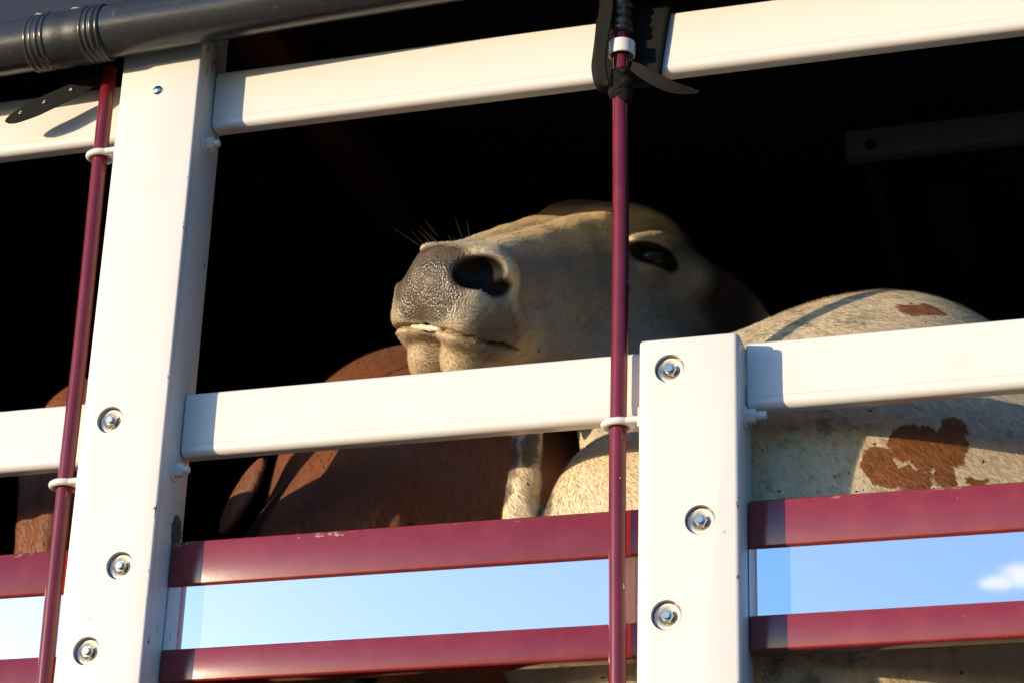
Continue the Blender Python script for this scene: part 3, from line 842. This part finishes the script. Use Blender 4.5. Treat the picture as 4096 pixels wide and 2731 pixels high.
def white_cow_sdf(P):
    dh = head_sdf(to_local(P, HR, HO), HS)
    E = lambda a, n, z, r: ell(P, bp(a, n, z), r, BAX)
    d = E(.60, 0, .90, (.70, .27, .38))
    d = smin(d, E(.10, .11, .93, (.25, .13, .32)), .12); d = smin(d, E(.10, -.13, .93, (.25, .13, .30)), .12)
    d = smin(d, E(.20, 0, 1.225, (.19, .10, .145)), .14)
    d = smin(d, E(1.10, 0, .98, (.28, .25, .30)), .12)
    d = smin(d, E(-.18, .0, .90, (.13, .16, .24)), .10)
    d = smin(d, cone(P, bp(.20, 0, 1.22), bp(.0, -.03, 1.15), .12, .15), .08)
    d = smin(d, cone(P, bp(-.04, -.08, .98), hp(-.37, 0, -.10), .15, .085), .08)
    dew = cone(P, (-.832, .130, 1.14), (-.836, .120, .975), .019, .025)                   # dewlap
    dew = smin(dew, cone(P, (-.836, .120, .975), (-.825, .16, .86), .025, .042), .02)
    dew = dew + .0022*np.sin(P[2]*95+P[0]*60)*np.sin(P[0]*120+P[1]*70)
    d = smin(d, dew, .012)
    d = smin(d, cone(P, (-.835, .16, .86), bp(-.22, 0, .72), .04, .07), .05)
    for a, n in ((.05, .12), (.05, -.13), (1.12, .14), (1.12, -.14)):
        d = smin(d, cone(P, bp(a, n, .62), bp(a-.02, n*.9, .34), .085, .052), .06)
        d = smin(d, cone(P, bp(a-.02, n*.9, .34), bp(a, n*.9, .07), .045, .038), .02)
        d = smin(d, cone(P, bp(a, n*.9, .06), bp(a-.04, n*.9, .035), .05, .035), .02)
    return smin(d, dh, .05)

WL = np.array((-.1, .55, 0))
WP = [((x+.1, y-.55, z), rad, wp, ws, ed) for (x, y, z), rad, wp, ws, ed in (
      ((-.305, .14, 1.058), (.046, .14, .030), .050, 26., .05), ((-.360, .13, 1.030), (.024, .14, .026), .045, 30., .05),
      ((-.272, .15, 1.080), (.018, .14, .030), .040, 30., .05), ((-.335, .14, 1.012), (.040, .14, .016), .045, 30., .05),
      ((-.283, .15, 1.022), (.014, .14, .030), .040, 30., .05),
      ((-.322, .32, 1.302), (.044, .12, .022), .035, 26., .05), ((-.243, .17, 1.016), (.013, .12, .007), .04, 30., .05))]
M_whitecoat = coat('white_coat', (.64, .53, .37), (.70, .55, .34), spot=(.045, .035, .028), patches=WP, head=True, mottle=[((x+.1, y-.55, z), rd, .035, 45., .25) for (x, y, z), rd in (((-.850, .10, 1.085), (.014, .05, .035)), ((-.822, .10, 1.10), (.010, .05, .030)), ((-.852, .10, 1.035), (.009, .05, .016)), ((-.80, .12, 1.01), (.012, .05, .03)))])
white = thing('cow', 'white cow with brown patches and lifted muzzle looking over the middle rail', 'cow', (-.1, .55, 0))
gx = graded(-1.2, .95, -1.08, -.60, .0036, .012); gy = graded(-.05, 1.35, .02, .52, .0036, .012); gz = graded(-.02, 1.68, 1.14, 1.60, .0036, .012)
v, q = surface_net(white_cow_sdf, gx, gy, gz)
v = relax(v, q, 2, .35)
lf, ll, lu = to_local(v.T, HR, HO)
mk = head_mask(lf, ll, lu, HS)
far = np.clip((np.maximum(np.maximum(np.abs(ll)-.15, np.abs(lu)-.20), np.maximum(lf-.02, -.58-lf)))/.05, 0, 1)
mk *= (1-far)[:, None]
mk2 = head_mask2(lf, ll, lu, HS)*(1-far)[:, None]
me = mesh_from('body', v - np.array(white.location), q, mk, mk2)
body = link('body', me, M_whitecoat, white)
def white_flow(p):
    hd = np.linalg.norm(p - hp(-.2, 0, 0), axis=1)
    w = np.clip((.42-hd)/.1, 0, 1)[:, None]
    return -HR[0]*w + (1-w)*(A*.55 + np.array([0, 0, -.9]))
def white_len(p): return np.where(np.linalg.norm(p - hp(-.2, 0, 0), axis=1) < .38, .0065, .0095)
add_fur(me, M_whitecoat, white, np.array(white.location), 190000, white_len, white_flow, lambda c: (c[:, 2] > .70)*(c[:, 0] < .25))
M_eye = simple('eye', (.008, .005, .004), .3, 0, .2, 30, 0, Specular_IOR_Level=.25)
for s in (1, -1):
    bm = bmesh.new(); bmesh.ops.create_uvsphere(bm, u_segments=28, v_segments=18, radius=.0262)
    o = tobj('eye', bm, M_eye, white, True, tuple(hp(EYE[0], s*(EYE[1]-.004), EYE[2]) - np.array(white.location)))
M_whisk = simple('whisker_hair', (.16, .13, .09), .4, 0, .2, 30, 0)
bm = bmesh.new()
for k in range(34):
    s = 1 if k % 2 else -1
    al = s*random.uniform(.0, .06); u = random.choice((random.uniform(.025, .05), random.uniform(-.09, -.03)))
    p = hp(-.045, al, u); out = nrm(p - hp(-.10, 0, -.02)); L = random.uniform(.015, .038)
    b = out + np.random.normal(0, .25, 3)
    pts = [p - out*.012, p + out*L*.35 + b*L*.1, p + out*L*.62 + b*L*.35]
    tube(bm, spline(pts, 7), [.00026, .00025, .00022, .0002, .00016, .0001, .00004], 5)
for v_ in bm.verts: v_.co -= white.location
tobj('whiskers', bm, M_whisk, white)['kind'] = 'stuff'
# moist gum line showing between the lips
bm = bmesh.new()
tube(bm, [tuple(hp(-.0085-5.0*l*l, l, -.0628) - np.array(white.location)) for l in np.linspace(-.030, .022, 14)],
     [.0008]+[.0044+.0007*math.sin(k*1.8) for k in range(12)]+[.0008], 10)
tobj('gum', bm, simple('moist_gum', (.62, .55, .42), .15, 0, .15, 200, .2), white)

# ---------------------------------------------------------------- brown cows
M_brown = coat('brown_coat', (.135, .039, .011), (.175, .052, .014), head=True)
def brown_cow(label, R, o, bodyfn, bounds, fine, loc, res=.0055, S=1.0, ear=((-.62, .62, -.48), (.35, .85, .1), .11)):
    root = thing('cow', label, 'cow', loc, None)
    fn = lambda P: smin(bodyfn(P), head_sdf(to_local(P, R, o), S, ear), .05)
    (x0, x1, fx0, fx1), (y0, y1, fy0, fy1), (z0, z1, fz0, fz1) = bounds
    v, q = surface_net(fn, graded(x0, x1, fx0, fx1, res, .016), graded(y0, y1, fy0, fy1, res, .016), graded(z0, z1, fz0, fz1, res, .016))
    v = relax(v, q, 2, .35)
    lf, ll, lu = to_local(v.T, R, o); mk = head_mask(lf, ll, lu, S)
    far = np.clip((np.maximum(np.maximum(np.abs(ll)-.12, np.abs(lu)-.16), np.maximum(lf-.02, -.50-lf)))/.05, 0, 1)
    mk *= (1-far)[:, None]
    bme = mesh_from('body', v-np.array(loc), q, mk, head_mask2(lf, ll, lu, S)*(1-far)[:, None]*np.array([.6, 0, 0]))
    b = link('body', bme, M_brown, root)
    add_fur(bme, M_brown, root, np.array(loc), 45000, lambda p: np.full(len(p), .010), lambda p: np.tile([.35, .2, -.9], (len(p), 1)),
            lambda c: (c[:, 2] > .85)*(c[:, 0] < -.6)*(c[:, 1] < 1.1))
    for s in (1, -1):
        bm = bmesh.new(); bmesh.ops.create_uvsphere(bm, u_segments=20, v_segments=14, radius=.0220*S)
        c = o + S*np.array([EYE[0], s*(EYE[1]-.004), EYE[2]]) @ R
        tobj('eye', bm, M_eye, root, True, tuple(c-np.array(loc)))
    return root

def quad_body(P, a0, ax, h, ln, wd, neck_to, nr=.10):
    """a standing cow: a0 = point under the withers, ax = heading of the rump, h = back height"""
    ax = nrm(ax); n = np.array([ax[1], -ax[0], 0]); BX = (ax, n, np.array([0, 0, 1.]))
    pt = lambda a, m, z: np.array(a0) + ax*a + n*m + np.array([0, 0, z])
    d = ell(P, pt(ln*.45, 0, h-.36), (ln*.62, wd, .36), BX)
    d = smin(d, ell(P, pt(.0, 0, h-.38), (.24, wd*.9, .36), BX), .12)
    d = smin(d, ell(P, pt(ln*.9, 0, h-.30), (.25, wd*.9, .30), BX), .12)
    d = smin(d, cone(P, pt(-.02, 0, h-.25), neck_to, .18, nr), .10)
    for a, m in ((0, .5), (0, -.5), (ln*.92, .5), (ln*.92, -.5)):
        d = smin(d, cone(P, pt(a, m*wd, .62), pt(a-.02, m*wd, .34), .08, .05), .06)
        d = smin(d, cone(P, pt(a-.02, m*wd, .34), pt(a, m*wd, .05), .044, .042), .02)
    return d

def head_at(F, L, poll, S=1.0):
    """frame and origin of a head whose poll (the top of the skull) is at the given point"""
    R = frame(F, L); return R, np.array(poll) - S*np.array([-.42, 0, .05]) @ R

# the large one behind the white cow: its shoulder rises on the left, its head hangs low
R1, o1 = head_at((-.25, -.40, -.88), (.90, -.42, -.06), (-1.22, .46, .86))
brown_cow('large brown cow standing right behind the white cow muzzle and chest', R1, o1,
          lambda P: smin(quad_body(P, (-1.19, .70, 0), (.5, .87, 0), 1.535, .85, .27, np.array((-1.20, .52, .86))),
                         cone(P, (-1.05, .42, 1.16), (-1.12, .34, .80), .085, .06), .06),
          ((-1.6, .0, -1.32, -1.02), (.05, 1.9, .25, .50), (-.02, 1.75, .85, 1.22)), .007, (-.9, 1.0, 0), .007)

# the lower one between the tall post and the large brown cow
R2, o2 = head_at((.04, -.34, -.94), (.97, -.22, .10), (-1.105, .215, 1.085), .74)
def low_cow(P):
    d = quad_body(P, (-1.06, .48, 0), (.6, .8, 0), 1.40, .5, .17, np.array((-1.12, .30, 1.06)), .08)
    d = smin(d, ell(P, (-1.175, .42, 1.03), (.19, .14, .19)), .06)
    ax = axes((.42, .05, .90), (-.45, -.85, .2))
    return smin(d, ell(P, (-1.318, .300, 1.138), (.066, .026, .009), ax), .014)
brown_cow('brown cow with one ear standing out at its left, nearest the tall post', R2, o2, low_cow,
          ((-1.8, -.2, -1.40, -1.0), (-.02, 1.1, .05, .4), (-.02, 1.4, .90, 1.25)), .005, (-1.0, .5, 0), .005, .74,
          None)

# the one at the left edge
R3, o3 = head_at((.02, -.24, -.97), (.95, -.30, .06), (-1.570, .185, 1.260), .86)
brown_cow('dark brown cow half hidden at the far left behind the rod and tall post', R3, o3,
          lambda P: quad_body(P, (-1.66, .95, 0), (-.35, 1, 0), 1.15, .8, .22, np.array((-1.60, .32, 1.17)), .08),
          ((-2.5, -1.1, -1.75, -1.4), (-.02, 2.2, .05, .5), (-.02, 1.5, .9, 1.35)), .006, (-1.9, .8, 0), .006, .86, ((-.62, .62, -.48), (.35, .85, .1), .06))
